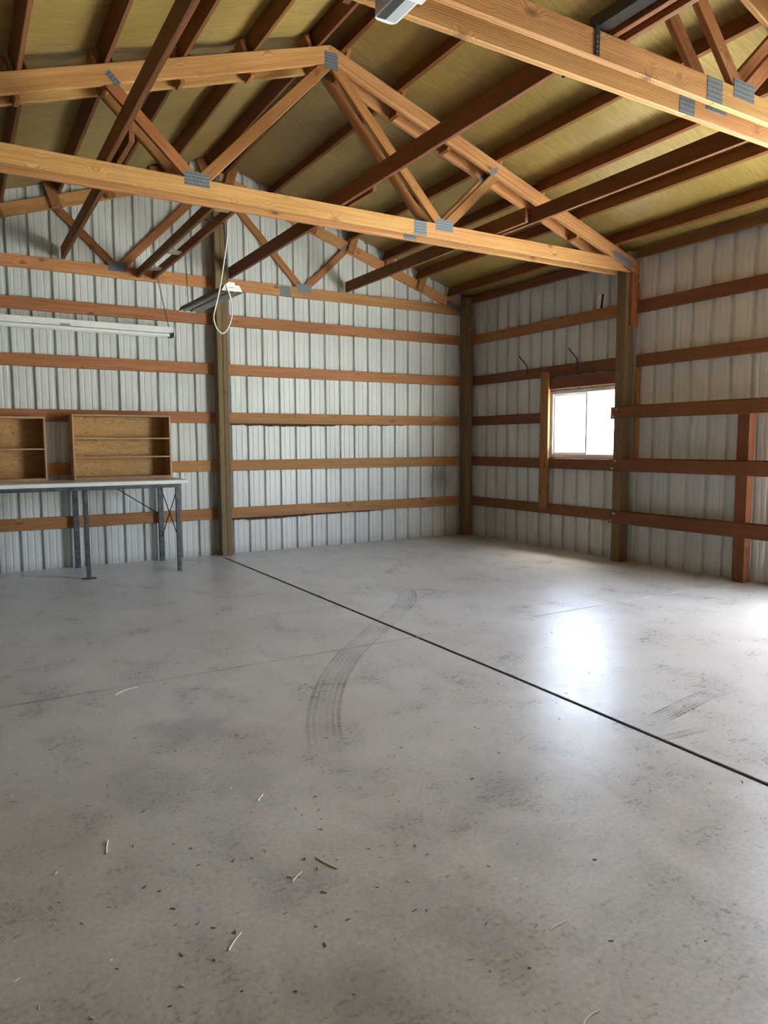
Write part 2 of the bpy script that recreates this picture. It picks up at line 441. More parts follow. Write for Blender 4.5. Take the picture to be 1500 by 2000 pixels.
# ceiling: faced insulation laid over the purlins, sagging a little between them
bm = bmesh.new()
nx, ny = 140, 40
def sag(x): 
    t = ((abs(x) - .10) / .575) % 1.0
    return 0 if abs(x) > 3.55 or abs(x) < .1 else .014 * math.sin(PI * t)
for off in (0, .06):
    grid = []
    for i in range(nx + 1):
        x = -4.5 + 9.0 * i / nx  # runs past the walls as an added overhang, keeping sun off the window
        grid.append([bm.verts.new((x, YB + .1 + (YF - YB - .2) * j / ny, roof_in(x) + off - (sag(x) if off == 0 else 0))) for j in range(ny + 1)])
    for i in range(nx):
        for j in range(ny): bm.faces.new((grid[i][j], grid[i + 1][j], grid[i + 1][j + 1], grid[i][j + 1]))
tag(mesh_obj('ceiling', bm, M['insul'], smooth=True), kind='structure')

# floor: four poured slabs with a wide dark joint and a narrow saw cut
bm = bmesh.new()
JW, CW = .0155, .009
def jx(y): return -.08 - .04 * max(0, (-y - 5.5) / 1.7) * .6 if y > -8 else -.14
ys = [.25, -.14, -2.0, -4.46 + CW, None, -4.46 - CW, -5.5, -6.5, -7.5, -9.0, YF - .2]
def slab(xa, xb, ya, yb):
    # xa/xb functions of y
    v = [bm.verts.new((xa(ya), ya, 0)), bm.verts.new((xb(ya), ya, 0)), bm.verts.new((xb(yb), yb, 0)), bm.verts.new((xa(yb), yb, 0))]
    w = [bm.verts.new((p.co.x, p.co.y, -.15)) for p in v]
    bm.faces.new(v); bm.faces.new(w)
    for i in range(4): bm.faces.new((v[i], v[(i + 1) % 4], w[(i + 1) % 4], w[i]))
lx, rx = (lambda y: -4.1), (lambda y: 4.1)
slab(lx, rx, .3, -.10)
seq = [ys[1] + .04, -2.0, -4.46 + CW]
for a, b in zip(seq, seq[1:]):
    slab(lx, lambda y: jx(y) - JW, a, b); slab(lambda y: jx(y) + JW, rx, a, b)
seq = [-4.46 - CW, -5.5, -6.5, -7.5, -9.0, YF - .2]
for a, b in zip(seq, seq[1:]):
    slab(lx, lambda y: jx(y) - JW, a, b); slab(lambda y: jx(y) + JW, rx, a, b)
floor = tag(mesh_obj('floor', bm, M['concrete']), kind='structure')
bm = bmesh.new()
seq = [-.10, -2.0, -4.46, -5.5, -6.5, -7.5, -9.0, YF - .2]
for a, b in zip(seq, seq[1:]):
    v = [bm.verts.new((jx(a) - JW, a, -.007)), bm.verts.new((jx(a) + JW, a, -.007)), bm.verts.new((jx(b) + JW, b, -.007)), bm.verts.new((jx(b) - JW, b, -.007))]
    w = [bm.verts.new((p.co.x, p.co.y, -.1)) for p in v]
    bm.faces.new(v); bm.faces.new(w)
    for i in range(4): bm.faces.new((v[i], v[(i + 1) % 4], w[(i + 1) % 4], w[i]))
tag(mesh_obj('trim_1', bm, M['filler']), kind='structure')
bm = bmesh.new()
bm_box(bm, (-4.1, -4.46 - CW, -.1), (jx(-4.46) - JW, -4.46 + CW, -.012)); bm_box(bm, (jx(-4.46) + JW, -4.46 - CW, -.1), (4.1, -4.46 + CW, -.012))
tag(mesh_obj('trim_2', bm, M['dirt']), kind='structure')
# ground outside
bm = bmesh.new()
R0 = 70
v = [bm.verts.new(p) for p in ((-R0, -R0, -.16), (R0, -R0, -.16), (R0, R0, -.16), (-R0, R0, -.16))]; bm.faces.new(v)
tag(mesh_obj('ground', bm, M['gravel']), kind='structure')

# tyre marks are flat rubber stains on the slab
def mark(path, w, mat, name='tyre_mark'):
    pts = smooth_path([(x, y, 0) for x, y in path], 10)
    bm = bmesh.new(); uvl = bm.loops.layers.uv.new('UVMap'); fl = bm.verts.layers.float.new('fade')
    rows, s = [], 0
    K = 6
    tot = sum((b - a).length for a, b in zip(pts, pts[1:]))
    for i, p in enumerate(pts):
        d = (pts[min(i + 1, len(pts) - 1)] - pts[max(i - 1, 0)]).normalized(); n = Vector((-d.y, d.x, 0))
        if i: s += (p - pts[i - 1]).length
        row = []
        for k in range(K + 1):
            q = bm.verts.new(p + n * w * (k / K - .5) + Vector((0, 0, .0006)))
            q[fl] = min(1, s / .25, (tot - s) / .25); row.append((q, s, k / K))
        rows.append(row)
    for a, b in zip(rows, rows[1:]):
        for k in range(K):
            q = (a[k], a[k + 1], b[k + 1], b[k]); f = bm.faces.new([t[0] for t in q])
            for lp, t in zip(f.loops, q): lp[uvl].uv = (t[1], t[2])
    o = mesh_obj(name, bm, mat, floor); o['label'] = 'grey tread marks left by a tyre on the concrete'; return o
def FL(*pp): return pp
mark([(.60, -2.72), (.74, -2.85), (.71, -3.08), (.49, -3.43), (.10, -3.82), (-.32, -4.22), (-.68, -4.56), (-1.0, -4.94), (-1.24, -5.3), (-1.41, -5.62), (-1.53, -5.92)], .19, M['rubber'])
mark([(.80, -6.33), (.57, -6.345), (.30, -6.39), (.0, -6.44)], .12, M['rubber2'])
mark([(.28, -6.635), (-.06, -6.60), (-.26, -6.55)], .06, M['rubber2'])

# ------------------------------------------------------------------ posts
def bolts(parent, pts, nd, r=.011):
    for p in pts:
        p = Vector(p); nv = Vector(nd)
        bm = bmesh.new(); bm_tube(bm, [p, p + nv * .003], r * 1.6, 12); bm_tube(bm, [p, p + nv * .012], r, 6)
        mesh_obj('bolt', bm, M['bolt'], parent)
def post(x0, x1, y0, y1, h, label):
    t = thing('wall_post', ((x0 + x1) / 2, (y0 + y1) / 2, 0), label, 'post')
    board('timber', (x0, y0, 0), (x1, y1, h), 'z', M['treated'], t, .006)
    return t
tcen = thing('wall_post', (0, .07, 0), 'dark treated timber post in the middle of the back wall, split down its face', 'post')
board('timber', (-.07, 0, 0), (-.0015, .138, 4.60), 'z', M['treated'], tcen, .005)
board('timber', (.0015, .002, 0), (.07, .138, 4.60), 'z', M['treated'], tcen, .005)
pc = post(3.77, 3.908, 0, .138, 3.595, 'treated timber post in the back right corner with three bolts near its top')
bolts(pc, [(3.885, 0, 3.462), (3.885, 0, 3.266), (3.845, 0, 3.117)], (0, -1, 0))
p2 = post(3.77, 3.908, -2.998, -2.862, 3.595, 'treated timber post on the right wall beside the window')

# ------------------------------------------------------------------ girts
ORD = ['lowest', 'second lowest', 'middle', 'second highest', 'highest']
GB0, GB1 = .14, YB - .0005
def girt(lo, hi, axis, label, mat, grp):
    return tag(board('wall_girt', lo, hi, axis, mat), label, 'girt', grp)
extraL = ['running behind the steel bench legs', 'passing behind the plywood shelf boxes', 'just above the plywood shelf boxes', 'below the long white tube light', 'just above the long white tube light']
for k in range(5):
    girt((-HX + .001, GB0, GZ[k] - GH), (-.072, GB1, GZ[k] + GH), 'x', f'{ORD[k]} back wall girt left of the centre post, {extraL[k]}', M['girt'], 'girts on the back wall')
    o = girt((.072, GB0, GZ[k] - GH), (3.768, GB1, GZ[k] + GH), 'x', f'{ORD[k]} back wall girt between centre and corner posts' + (', with wavy bark edge' if k == 0 else ', chipped bark edge underneath' if k == 2 else ''), M['girt'], 'girts on the back wall')
    if k in (0, 2):      # waney edge left on the underside
        bm = bmesh.new(); x = .10; random.seed(k + 3)
        xe = 2.5 if k == 0 else 2.75
        prev = None
        i = 0
        while x < xe:
            t = (x - .1) / (xe - .1)
            d = (.012 + .02 * max(0, math.sin(t * PI * 1.6 + (.4 if k == 0 else 0))) + random.uniform(-.006, .008)) * (1 if t < .9 else .5)
            ring = [bm.verts.new((x, GB0 + .001, GZ[k] - GH + .004)), bm.verts.new((x, GB0 + .004, GZ[k] - GH - d)), bm.verts.new((x, GB1 - .004, GZ[k] - GH - d * .8)), bm.verts.new((x, GB1 - .001, GZ[k] - GH + .004))]
            if prev:
                for a in range(4): bm.faces.new((prev[a], prev[(a + 1) % 4], ring[(a + 1) % 4], ring[a]))
            else: bm.faces.new(ring)
            prev = ring; x += random.uniform(.03, .07); i += 1
        bm.faces.new(prev)
        e = mesh_obj('bark_edge', bm, M['bark'], o); e['label'] = 'dark ragged bark edge'
GX0, GX1 = 3.91, HX - .0005
rl = ['running under the window stud', 'level with the window sill', 'ending at the window stud at mid window height', 'above the window, carrying two bent hooks', 'high above the window']
spans = [(-2.93, .10), (-1.512, .10), (-1.512, .10), (-2.93, .10), (-2.93, .10)]
for k in range(5):
    girt((GX0, spans[k][0], GZ[k] - GH), (GX1, spans[k][1], GZ[k] + GH), 'y', f'{ORD[k]} right wall girt by the corner, {rl[k]}', M['red'] if k < 4 else M['girt'], 'girts on the right wall')
tag(board('window_sill_board', (GX0 - .02, -2.858, GZ[1] - GH), (GX1, -1.664, GZ[1] + GH), 'y', M['red']), 'reddish sill board directly under the window', 'board')
for k in (3, 4):
    girt((GX0, -5.2 if k == 3 else -6.2, GZ[k] - GH), (GX1, -3.04, GZ[k] + GH), 'y', f'{ORD[k]} right wall girt, to the right of the window post', M['red'], 'girts on the right wall')
for (a, b), lab in (((-2.815, -.004), 'between the corner post and the window post'), ((-6.2, -3.042), 'to the right of the window post')):
    tag(board('eave_board', (3.87, a, 3.50), (3.9085, b, 3.606), 'y', M['red']), f'dark eave board atop the right wall, {lab}', 'eave board', 'eave boards on the right wall')

# window framing
tag(board('window_stud', (3.871, -1.662, .54), (3.909, -1.514, 2.35), 'z', M['girt']), 'upright stud on the left side of the window, nailed over the girts', 'stud')
tag(board('window_header', (3.895, -2.858, 2.115), (HX - .001, -1.664, 2.268), 'y', M['red']), 'dark header board directly above the window', 'board')
tag(board('window_stud', (3.895, -3.085, 1.22), (HX - .001, -3.042, 2.27), 'z', M['girt']), 'narrow pale stud showing just right of the window post', 'stud')

# window
win = thing('window_1', (HX, (WY0 + WY1) / 2, WZ0), None, None); tag(win, kind='structure')
bm = bmesh.new(); fw = .042
X0, X1 = HX - .012, HX + .055
bm_box(bm, (X0, WY0, WZ0), (X1, WY1, WZ0 + fw)); bm_box(bm, (X0, WY0, WZ1 - fw), (X1, WY1, WZ1))
bm_box(bm, (X0, WY0, WZ0 + fw), (X1, WY0 + fw, WZ1 - fw)); bm_box(bm, (X0, WY1 - fw, WZ0 + fw), (X1, WY1, WZ1 - fw))
mesh_obj('frame', bm, M['vinyl'], win)
ym = -2.256
def sash(a, b, x):
    bm = bmesh.new(); s = .026
    bm_box(bm, (x, a, WZ0 + fw), (x + .02, b, WZ0 + fw + s)); bm_box(bm, (x, a, WZ1 - fw - s), (x + .02, b, WZ1 - fw))
    bm_box(bm, (x, a, WZ0 + fw + s), (x + .02, a + s, WZ1 - fw - s)); bm_box(bm, (x, b - s, WZ0 + fw + s), (x + .02, b, WZ1 - fw - s))
    o = mesh_obj('sash', bm, M['vinyl'], win)
    bm = bmesh.new(); bm_box(bm, (x + .008, a + s, WZ0 + fw + s), (x + .012, b - s, WZ1 - fw - s)); mesh_obj('pane', bm, M['glass'], o)
sash(ym - .017, WY1 - fw, HX + .005); sash(WY0 + fw, ym + .017, HX + .028)

# right wall rack: three long rails on the post faces, an upright behind
rz = [(.463, .603), (1.079, 1.222), (1.690, 1.828)]
for (a, b), nm in zip(rz, ['lowest', 'middle', 'highest']):
    t = thing('rack_rail', (3.75, -3.9, a), f'{nm} of the three long rack rails bolted across the window post on the right wall', 'rail', 'rack rails on the right wall')
    board('front_board', (3.732, -5.2, a), (3.769, -2.845, b), 'y', M['red'], t)
    board('backing_board', (3.7705, -5.2, a + .004), (3.807, -3.0, b + .012), 'y', M['red'], t)
    bolts(t, [(3.732, -2.93, b - .025), (3.732, -2.885, a + .03)], (-1, 0, 0), .009)
up = board('rack_upright', (3.8085, -4.53, 0), (3.9085, -4.40, 1.70), 'z', M['red'])
tag(up, 'reddish square upright post standing behind the three rack rails', 'post')

# ------------------------------------------------------------------ trusses
XE = 3.944
def tcz(x): return ZR - abs(x) * SL
CD = .14 / CT
def build_truss(y0, label, label_splice=True):
    y1 = y0 + .038
    t = thing('roof_truss', (0, y0, BC0), label, 'truss', 'roof trusses')
    sp = .911
    poly_board('bottom_chord', [(-3.80, BC0), (sp, BC0), (sp, BC1), (-3.80, BC1)], y0, y1, (1, 0), M['fir'], t)
    # right end tapers under the top chord
    xh = (tcz(0) - CD - BC1) / SL
    xb = min(3.80, (tcz(0) - CD - BC0) / SL)
    poly_board('bottom_chord', [(sp, BC0), (xb, BC0), (xh, BC1), (sp, BC1)], y0, y1, (1, 0), M['fir'], t)
    for s in (1, -1):
        p = [(0, tcz(0)), (s * XE, tcz(XE)), (s * XE, tcz(XE) - CD), (0, tcz(0) - CD)]
        if s == -1: pass
        poly_board('top_chord', p, y0, y1, (CT * s, -ST), M['fir'], t)
        ww = .089 / 2
        def web(P, Q, cl):
            d = Vector((Q[0] - P[0], Q[1] - P[1])).normalized(); n = Vector((-d.y, d.x)) * ww
            a = Vector(P) - d * .3; b = Vector(Q) + d * .3
            poly = [tuple(a + n), tuple(a - n), tuple(b - n), tuple(b + n)]
            poly = clip(poly, (0, -1), -BC1)                                   # above bottom chord
            poly = clip(poly, (s * SL, 1), tcz(0) - CD)                        # below own top chord
            poly = clip(poly, cl[0], cl[1])
            if len(poly) > 2: poly_board('web', poly, y0 + .0005, y1 - .0005, (d.x, d.y), M['web'], t)
        xm = 1.185
        mid = Vector((s * xm, BC1)); ap = Vector((s * .025, 4.625)); tc = Vector((s * 1.80, tcz(1.80) - CD))
        web((s * (xm - .045), BC1), tuple(ap), ((-s, 0), -.001) )
        web((s * (xm + .03), BC1), tuple(tc), ((-s, 0), -s * s * xm + .004))
    # nail plates on the face toward the camera
    def plate(cx, cz, w, h, ang=0):
        c, si = math.cos(ang), math.sin(ang)
        mw = frame((cx, y0 - .0009, cz), (c, 0, si), (-si, 0, c))
        bm = bmesh.new(); bm_box(bm, (-w / 2, -.0008, -h / 2), (w / 2, .0008, h / 2))
        mesh_obj('connector_plate', bm, M['plate'], t, mw)
    plate(-1.185, 3.472, .20, .105); plate(1.185, 3.472, .20, .105)
    plate(.0, 4.652, .125, .135); plate(sp, BC0 + .0675, .14, .13)
    for s in (1, -1):
        plate(s * 1.785, 4.075, .045, .115, math.atan2(.60, .60 * s) - PI / 2)
        plate(s * 3.66, 3.468, .30, .075, -s * math.atan(SL))
    return t
TY = [(.14, 'single roof truss against the back wall, lowest and furthest back'),
      (-3.038, 'front truss of the middle pair, bolted to the near side of the window post'),
      (-2.858, 'rear truss of the middle pair, mostly hidden behind its twin'),
      (-6.052, 'front truss of the nearest pair, cut by the top right of the photo'),
      (-5.872, 'rear truss of the nearest pair, showing below its front twin')]
YT = []
for y, lab in TY:
    build_truss(y, lab)
# heel blocks bolted to the window post
hb = thing('heel_block', (3.88, -3.02, 2.755), 'short upright block bolted under the end of the middle truss at the window post', 'block')
board('block', (3.825, -3.038, 2.755), (3.945, -2.998, 3.345), 'z', M['web'], hb)
bolts(hb, [(3.925, -3.038, 3.255), (3.885, -3.038, 2.985)], (0, -1, 0), .012)

# ------------------------------------------------------------------ purlins and blocks
PX = [.125, .695, 1.265, 1.84, 2.42, 2.985, 3.545]
RORD = ['first', 'second', 'third', 'fourth', 'fifth', 'sixth', 'seventh']
def purlin(s, xe, y0, y1, label):
    d = Vector((s * CT, 0, -ST)); n = Vector((s * ST, 0, CT))
    P = Vector((s * xe, y0, tcz(xe) + .0015)) - (d * .038 if True else 0)
    yd = Vector((0, 1, 0))
    # local x along the length, z up the depth
    zd = n; xd = yd; yv = zd.cross(xd)
    corner = P.copy()
    if yv.dot(d) < 0: corner = P + d * .038
    return tag(obox('roof_purlin', corner, xd, yv, zd, (y1 - y0, .038, .139), M['purlin']), label, 'purlin', 'roof purlins')
def pblock(s, xe, y0, y1, lo, hi, label, w=.038):
    d = Vector((s * CT, 0, -ST)); n = Vector((s * ST, 0, CT))
    P = Vector((s * xe, y0, tcz(xe))) + n * lo
    xd = n; yv = Vector((0, 1, 0)) if s > 0 else Vector((0, 1, 0)); zd = xd.cross(yv)
    corner = P if zd.dot(d) > 0 else P + d * w
    return tag(obox('purlin_block', corner, xd, yv, zd, (hi - lo, y1 - y0, w), M['web']), label, 'block', 'blocks holding the purlins')
BAYS = [(-2.96, .165, 'bay next to the back wall'), (-5.93, -2.965, 'bay between middle and nearest trusses'), (-9.0, -5.935, 'bay above the nearest trusses')]
for s, side in ((1, 'right'), (-1, 'left')):
    for bi, (y0, y1, bn) in enumerate(BAYS):
        for k, x in enumerate(PX):
            if s < 0 and (k > 4 or bi == 2): continue
            xe = x + ((.02 if s > 0 else -.05) if bi == 0 else (.02 if bi == 2 else 0))
            purlin(s, xe, y0, y1, f'{RORD[k]} purlin below the ridge, {side} slope, {bn}')
    for k, x in enumerate(PX):
        if s < 0 and k > 4: continue
        xb = x + .028
        pblock(s, xb, -3.0, -2.858, -.165, .11, f'block between paired middle trusses at the {RORD[k]} {side} slope purlin')
        if s > 0: pblock(s, xb, -6.014, -5.872, -.165, .11, f'block between paired nearest trusses at the {RORD[k]} {side} slope purlin')
        if k > 5 and s > 0: continue
        xq = x + (.025 if s > 0 else -.045)
        pblock(s, xq, .1, .138, -.135, .13, f'block on the back wall truss under the {RORD[k]} {side} slope purlin', .11)

# ------------------------------------------------------------------ long braces lying on the bottom chords
ZB = BC1 + .001
BR = [(.142, .18, .07, .108, 'just right of the centre post'), (1.795, 1.833, 1.872, 1.91, 'furthest to the right'), (-1.785, -1.747, -1.86, -1.822, 'on the left, in front of the roof slope')]
for fa, fb, na, nb, lab in BR:
    tag(board('lateral_brace', (fa, -3.485, ZB), (fb, .13, ZB + .137), 'y', M['purlin']), f'far piece of the long brace {lab}', 'brace', 'braces lying on the trusses')
    tag(board('lateral_brace', (na, -6.6, ZB), (nb, -2.65, ZB + .137), 'y', M['purlin']), f'near piece of the long brace {lab}', 'brace', 'braces lying on the trusses')
tag(board('lateral_brace', (.16, -9.0, ZB), (.198, -5.6, ZB + .137), 'y', M['purlin']), 'brace beside the black steel track over the nearest trusses', 'brace', 'braces lying on the trusses')

# ------------------------------------------------------------------ light hanger ladder
def ladder(x0, x1, y0, y1, z0, ys_, label):
    t = thing('light_hanger', ((x0 + x1) / 2, (y0 + y1) / 2, z0), label, 'frame')
    board('rail', (x0, y0, z0), (x0 + .038, y1, z0 + .089), 'y', M['purlin'], t)
    board('rail', (x1 - .038, y0, z0), (x1, y1, z0 + .089), 'y', M['purlin'], t)
    for y in ys_: board('cross_block', (x0 + .039, y - .06, z0 + .012), (x1 - .039, y + .06, z0 + .03), 'x', M['grey_wood'], t)
    return t
ladder(-.978, -.757, -2.818, .137, 3.372, (-.33, -1.12, -2.70), 'ladder-like pair of rails with cross blocks, left of the centre post, carrying the lights')

def chain(a, b, parent, r=.0022, lk=.026):
    a, b = Vector(a), Vector(b); d = b - a; n = max(2, int(d.length / (lk * .75))); u = d.normalized()
    s1 = u.orthogonal().normalized(); s2 = u.cross(s1)
    bm = bmesh.new()
    for i in range(n):
        c = a + d * ((i + .5) / n); s = s1 if i % 2 else s2
        pts = [c + u * (lk / 2 * math.cos(t)) + s * (lk * .27 * math.sin(t)) for t in [2 * PI * k / 8 for k in range(9)]]
        bm_tube(bm, pts, r, 4, False)
    return mesh_obj('chain', bm, M['dark_steel'], parent)

# long tube light on the back wall
tl = thing('tube_light', (-1.8, -.01, 2.69), 'long white two tube batten light hanging along the back wall above the bench', 'light')
bm = bmesh.new()
bm_box(bm, (-3.05, -.045, 2.752), (-.605, .085, 2.800)); bm_box(bm, (-3.05, -.025, 2.735), (-.605, .065, 2.752))
bm_box(bm, (-3.05, -.052, 2.748), (-.605, -.045, 2.758))
mesh_obj('housing', bm, M['white_metal'], tl)
for x in (-.600, -3.055):
    bm = bmesh.new(); bm_box(bm, (x - .006, -.055, 2.685), (x + .006, .09, 2.803)); bevel_all(bm, .002); mesh_obj('end_cap', bm, M['white_metal'], tl)
for y in (-.026, .066):
    bm = bmesh.new(); bm_tube(bm, [(-3.03, y, 2.708), (-.655, y, 2.708)], .019, 14); mesh_obj('tube', bm, M['tube'], tl, smooth=False)
    bm = bmesh.new(); bm_box(bm, (-.655, y - .014, 2.690), (-.607, y + .014, 2.734)); mesh_obj('socket', bm, M['dark_steel'], tl)
bm = bmesh.new(); bm_box(bm, (-1.845, -.054, 2.734), (-1.745, -.04, 2.752)); mesh_obj('joint_clip', bm, M['reflector'], tl)
chain((-.77, -.01, 3.372), (-.655, -.01, 2.80), tl); chain((-2.95, .13, 3.36), (-2.95, .02, 2.80), tl)

# hanging shop light
yA, yB2 = -2.402, -1.184
sh = thing('shop_light', (-.73, -1.8, 2.78), 'shop light with brown hood and white end plate, hanging on chains before the centre post', 'light')
def shx(y): return -.700 - .06 * (y - yA) / (yB2 - yA)
def hood_section(y, inset=0):
    c = shx(y)
    return [(c - .105 + inset, y, 2.782), (c - .045 + inset * .5, y, 2.85 - inset), (c + .045 - inset * .5, y, 2.85 - inset), (c + .105 - inset, y, 2.782)]
bm = bmesh.new()
o0, o1 = hood_section(yA), hood_section(yB2); i0, i1 = hood_section(yA, .004), hood_section(yB2, .004)
A = [[bm.verts.new(p) for p in r] for r in (o0, o1)]; B = [[bm.verts.new(p) for p in r] for r in (i0, i1)]
for k in range(3):
    bm.faces.new((A[0][k], A[0][k + 1], A[1][k + 1], A[1][k])).material_index = 0
    bm.faces.new((B[0][k], B[1][k], B[1][k + 1], B[0][k + 1])).material_index = 1
for k in (0, 3): bm.faces.new((A[0][k], A[1][k], B[1][k], B[0][k])).material_index = 1
mesh_obj('hood', bm, [M['hood'], M['reflector']], sh)
for y, sg in ((yA, -1), (yB2, 1)):
    c = shx(y); bm = bmesh.new()
    prof = [(-.098, 2.786), (.098, 2.786), (.066, 2.842), (.028, 2.842), (.024, 2.862), (-.028, 2.866), (-.046, 2.852), (-.066, 2.842)]
    a = [bm.verts.new((c + x, y + sg * .0006, z)) for x, z in prof]; b = [bm.verts.new((c + x, y + sg * .003, z)) for x, z in prof]
    bm.faces.new(a); bm.faces.new(b)
    for i in range(len(prof)): bm.faces.new((a[i], a[(i + 1) % 8], b[(i + 1) % 8], b[i]))
    ep = mesh_obj('end_plate', bm, M['white_bright'], sh)
    if sg < 0:
        bm = bmesh.new(); x = c - .03
        random.seed(2)
        for w, h in ((.010, .008), (.007, .005), (.004, .005), (.007, .005), (.004, .008), (.007, .005), (.006, .005)):
            bm_box(bm, (x, y - .0036, 2.815), (x + w * .8, y - .003, 2.815 + h)); x += w
        mesh_obj('printed_mark', bm, M['ink'], ep)
        bm = bmesh.new(); bm_tube(bm, [(c - .012, y - .0034, 2.855), (c - .012, y - .003, 2.855)], .004, 8); mesh_obj('hole', bm, M['black'], ep)
bm = bmesh.new()
for dx in (-.035, .035):
    bm_tube(bm, [(shx(yA) + dx, yA + .02, 2.80), (shx(yB2) + dx, yB2 - .02, 2.80)], .0165, 12)
mesh_obj('tube', bm, M['reflector'], sh)
chain((-.76, -2.40, 3.372), (shx(yA) - .03, yA + .03, 2.85), sh); chain((-.765, -1.184, 3.372), (shx(yB2), yB2 - .03, 2.85), sh)
chain((-.945, -2.42, 3.372), (-.76, -2.40, 3.372 - .004), sh)
bm = bmesh.new()
cy = yA - .02
bm_tube(bm, smooth_path([(-.735, cy, 3.372), (-.738, cy, 3.25), (-.765, cy, 3.086), (-.82, cy, 2.791), (-.87, cy, 2.60), (-.883, cy, 2.53), (-.855, cy, 2.44), (-.802, cy, 2.403), (-.75, cy, 2.46), (-.715, cy, 2.56), (-.712, cy, 2.66), (-.735, cy, 2.76), (-.752, yA - .006, 2.81), (-.756, yA - .005, 2.845)], 6), .0062, 8)
tag(mesh_obj('power_cord', bm, M['cord'], smooth=True), 'white power cord hanging in a loop beside the shop light', 'cord')

# nearest light fixture at the top of the photo
vt = thing('ceiling_light', (-1.2, -6.6, 3.25), 'white strip light with frosted ribbed lens under the nearest trusses, at the top edge', 'light')
def rounded_strip(name, x0, x1, y0, y1, z0, z1, rr, mat):
    bm = bmesh.new(); n = 8; c = (x0 + x1) / 2; hw = (x1 - x0) / 2
    pts = [(c + hw * math.cos(a) if False else c - hw, y0) for a in (0,)]
    out = []
    for cx_, cy_, a0 in ((x1 - rr, y1 - rr, 0), (x0 + rr, y1 - rr, PI / 2), (x0 + rr, y0 + rr, PI), (x1 - rr, y0 + rr, 1.5 * PI)):
        for i in range(n + 1):
            a = a0 + PI / 2 * i / n; out.append((cx_ + rr * math.cos(a), cy_ + rr * math.sin(a)))
    lo = [bm.verts.new((x, y, z0)) for x, y in out]; hi = [bm.verts.new((x, y, z1)) for x, y in out]
    bm.faces.new(lo); bm.faces.new(hi)
    for i in range(len(out)): bm.faces.new((lo[i], lo[(i + 1) % len(out)], hi[(i + 1) % len(out)], hi[i]))
    return mesh_obj(name, bm, mat, vt)
fx0, fx1, fy0, fy1 = -1.255, -1.145, -7.15, -5.895
rounded_strip('housing', fx0, fx1, fy0, fy1, 3.262, 3.340, .03, M['white_metal'])
# faceted lens hanging below
bm = bmesh.new()
a = [bm.verts.new(p) for p in ((fx0 + .008, fy0 + .02, 3.262), (fx1 - .008, fy0 + .02, 3.262), (fx1 - .008, fy1 - .018, 3.262), (fx0 + .008, fy1 - .018, 3.262))]
b = [bm.verts.new(p) for p in ((fx0 + .03, fy0 + .05, 3.238), (fx1 - .03, fy0 + .05, 3.238), (fx1 - .03, fy1 - .06, 3.238), (fx0 + .03, fy1 - .06, 3.238))]
bm.faces.new(b)
for i in range(4): bm.faces.new((a[i], a[(i + 1) % 4], b[(i + 1) % 4], b[i]))
mesh_obj('lens', bm, M['lens'], vt)
bm = bmesh.new(); bm_box(bm, (fx0 + .004, -6.24, 3.232), (fx1 - .004, -6.12, 3.262)); bevel_all(bm, .006); mesh_obj('center_cap', bm, M['white_bright'], vt)
ladder(-1.36, -1.10, -9.0, -5.80, 3.3425 - .001 + .003, (-6.6, -7.6), 'pair of rails carrying the strip light under the nearest trusses').location.z += 0

# black steel track lying across the nearest truss
st = thing('steel_track', (.03, -6.6, 3.49), 'black steel track lying across the nearest truss with a perforated hanger strap', 'track')
bm = bmesh.new()
tx = -.035
for lo, hi in (((tx, -8.6, 3.5), (tx + .004, -5.99, 3.56)), ((tx + .004, -8.6, 3.556), (tx + .075, -5.99, 3.56)), ((tx, -8.6, 3.4965), (tx + .08, -5.99, 3.5)), ((tx + .072, -8.6, 3.5), (tx + .075, -5.99, 3.556))):
    bm_box(bm, lo, hi)
mesh_obj('channel', bm, M['dark_steel'], st)
bm = bmesh.new(); bm_box(bm, (-.06, -6.0575, 3.352), (-.028, -6.0535, 3.50)); bm_box(bm, (-.06, -6.0575, 3.4965), (-.028, -5.99, 3.5)); s = mesh_obj('strap', bm, M['dark_steel'], st)
for z in (3.372, 3.395, 3.418, 3.441):
    bm = bmesh.new(); bm_tube(bm, [(-.044, -6.0582, z), (-.044, -6.0576, z)], .0045, 8); mesh_obj('hole', bm, M['bolt'], s)

# ------------------------------------------------------------------ workbench
ZT = 1.022
wb = thing('workbench', (-2.1, -.3, 0), 'long workbench with white top and steel legs along the back wall on the left', 'workbench')
o = board('worktop', (-3.75, -.735, ZT - .042), (-.672, .125, ZT), 'x', M['laminate'], wb, .004)
LEGX = (-.80, -1.76, -2.72, -3.68)
tb = .04
for y in (-.70, .085): board('frame_rail', (-3.72, y - tb / 2, ZT - .042 - tb), (-.78, y + tb / 2, ZT - .0425), 'x', M['steel'], wb)
for x in LEGX:
    board('leg', (x - tb / 2, -.72, 0), (x + tb / 2, -.68, ZT - .042 - tb), 'z', M['steel'], wb, .002)
    board('leg', (x - .03, .065, 0), (x + .03, .105, ZT - .042 - tb), 'z', M['steel'], wb, .002)
for x in LEGX: board('cross_rail', (x - tb / 2, -.679, ZT - .042 - tb), (x + tb / 2, .064, ZT - .043), 'y', M['steel'], wb)
def rod(a, b):
    bm = bmesh.new(); bm_tube(bm, [a, b], .006, 6); mesh_obj('brace_rod', bm, M['dark_steel'], wb)
rod((-.80, .06, .90), (-.80, -.675, .38)); rod((-.80, -.675, .90), (-.80, .06, .30))
rod((-.83, .058, .58), (-1.35, .058, .93))
bm = bmesh.new(); bm_box(bm, (-1.83, -.75, 0), (-1.69, -.65, .004)); mesh_obj('foot_plate', bm, M['dark_steel'], wb)

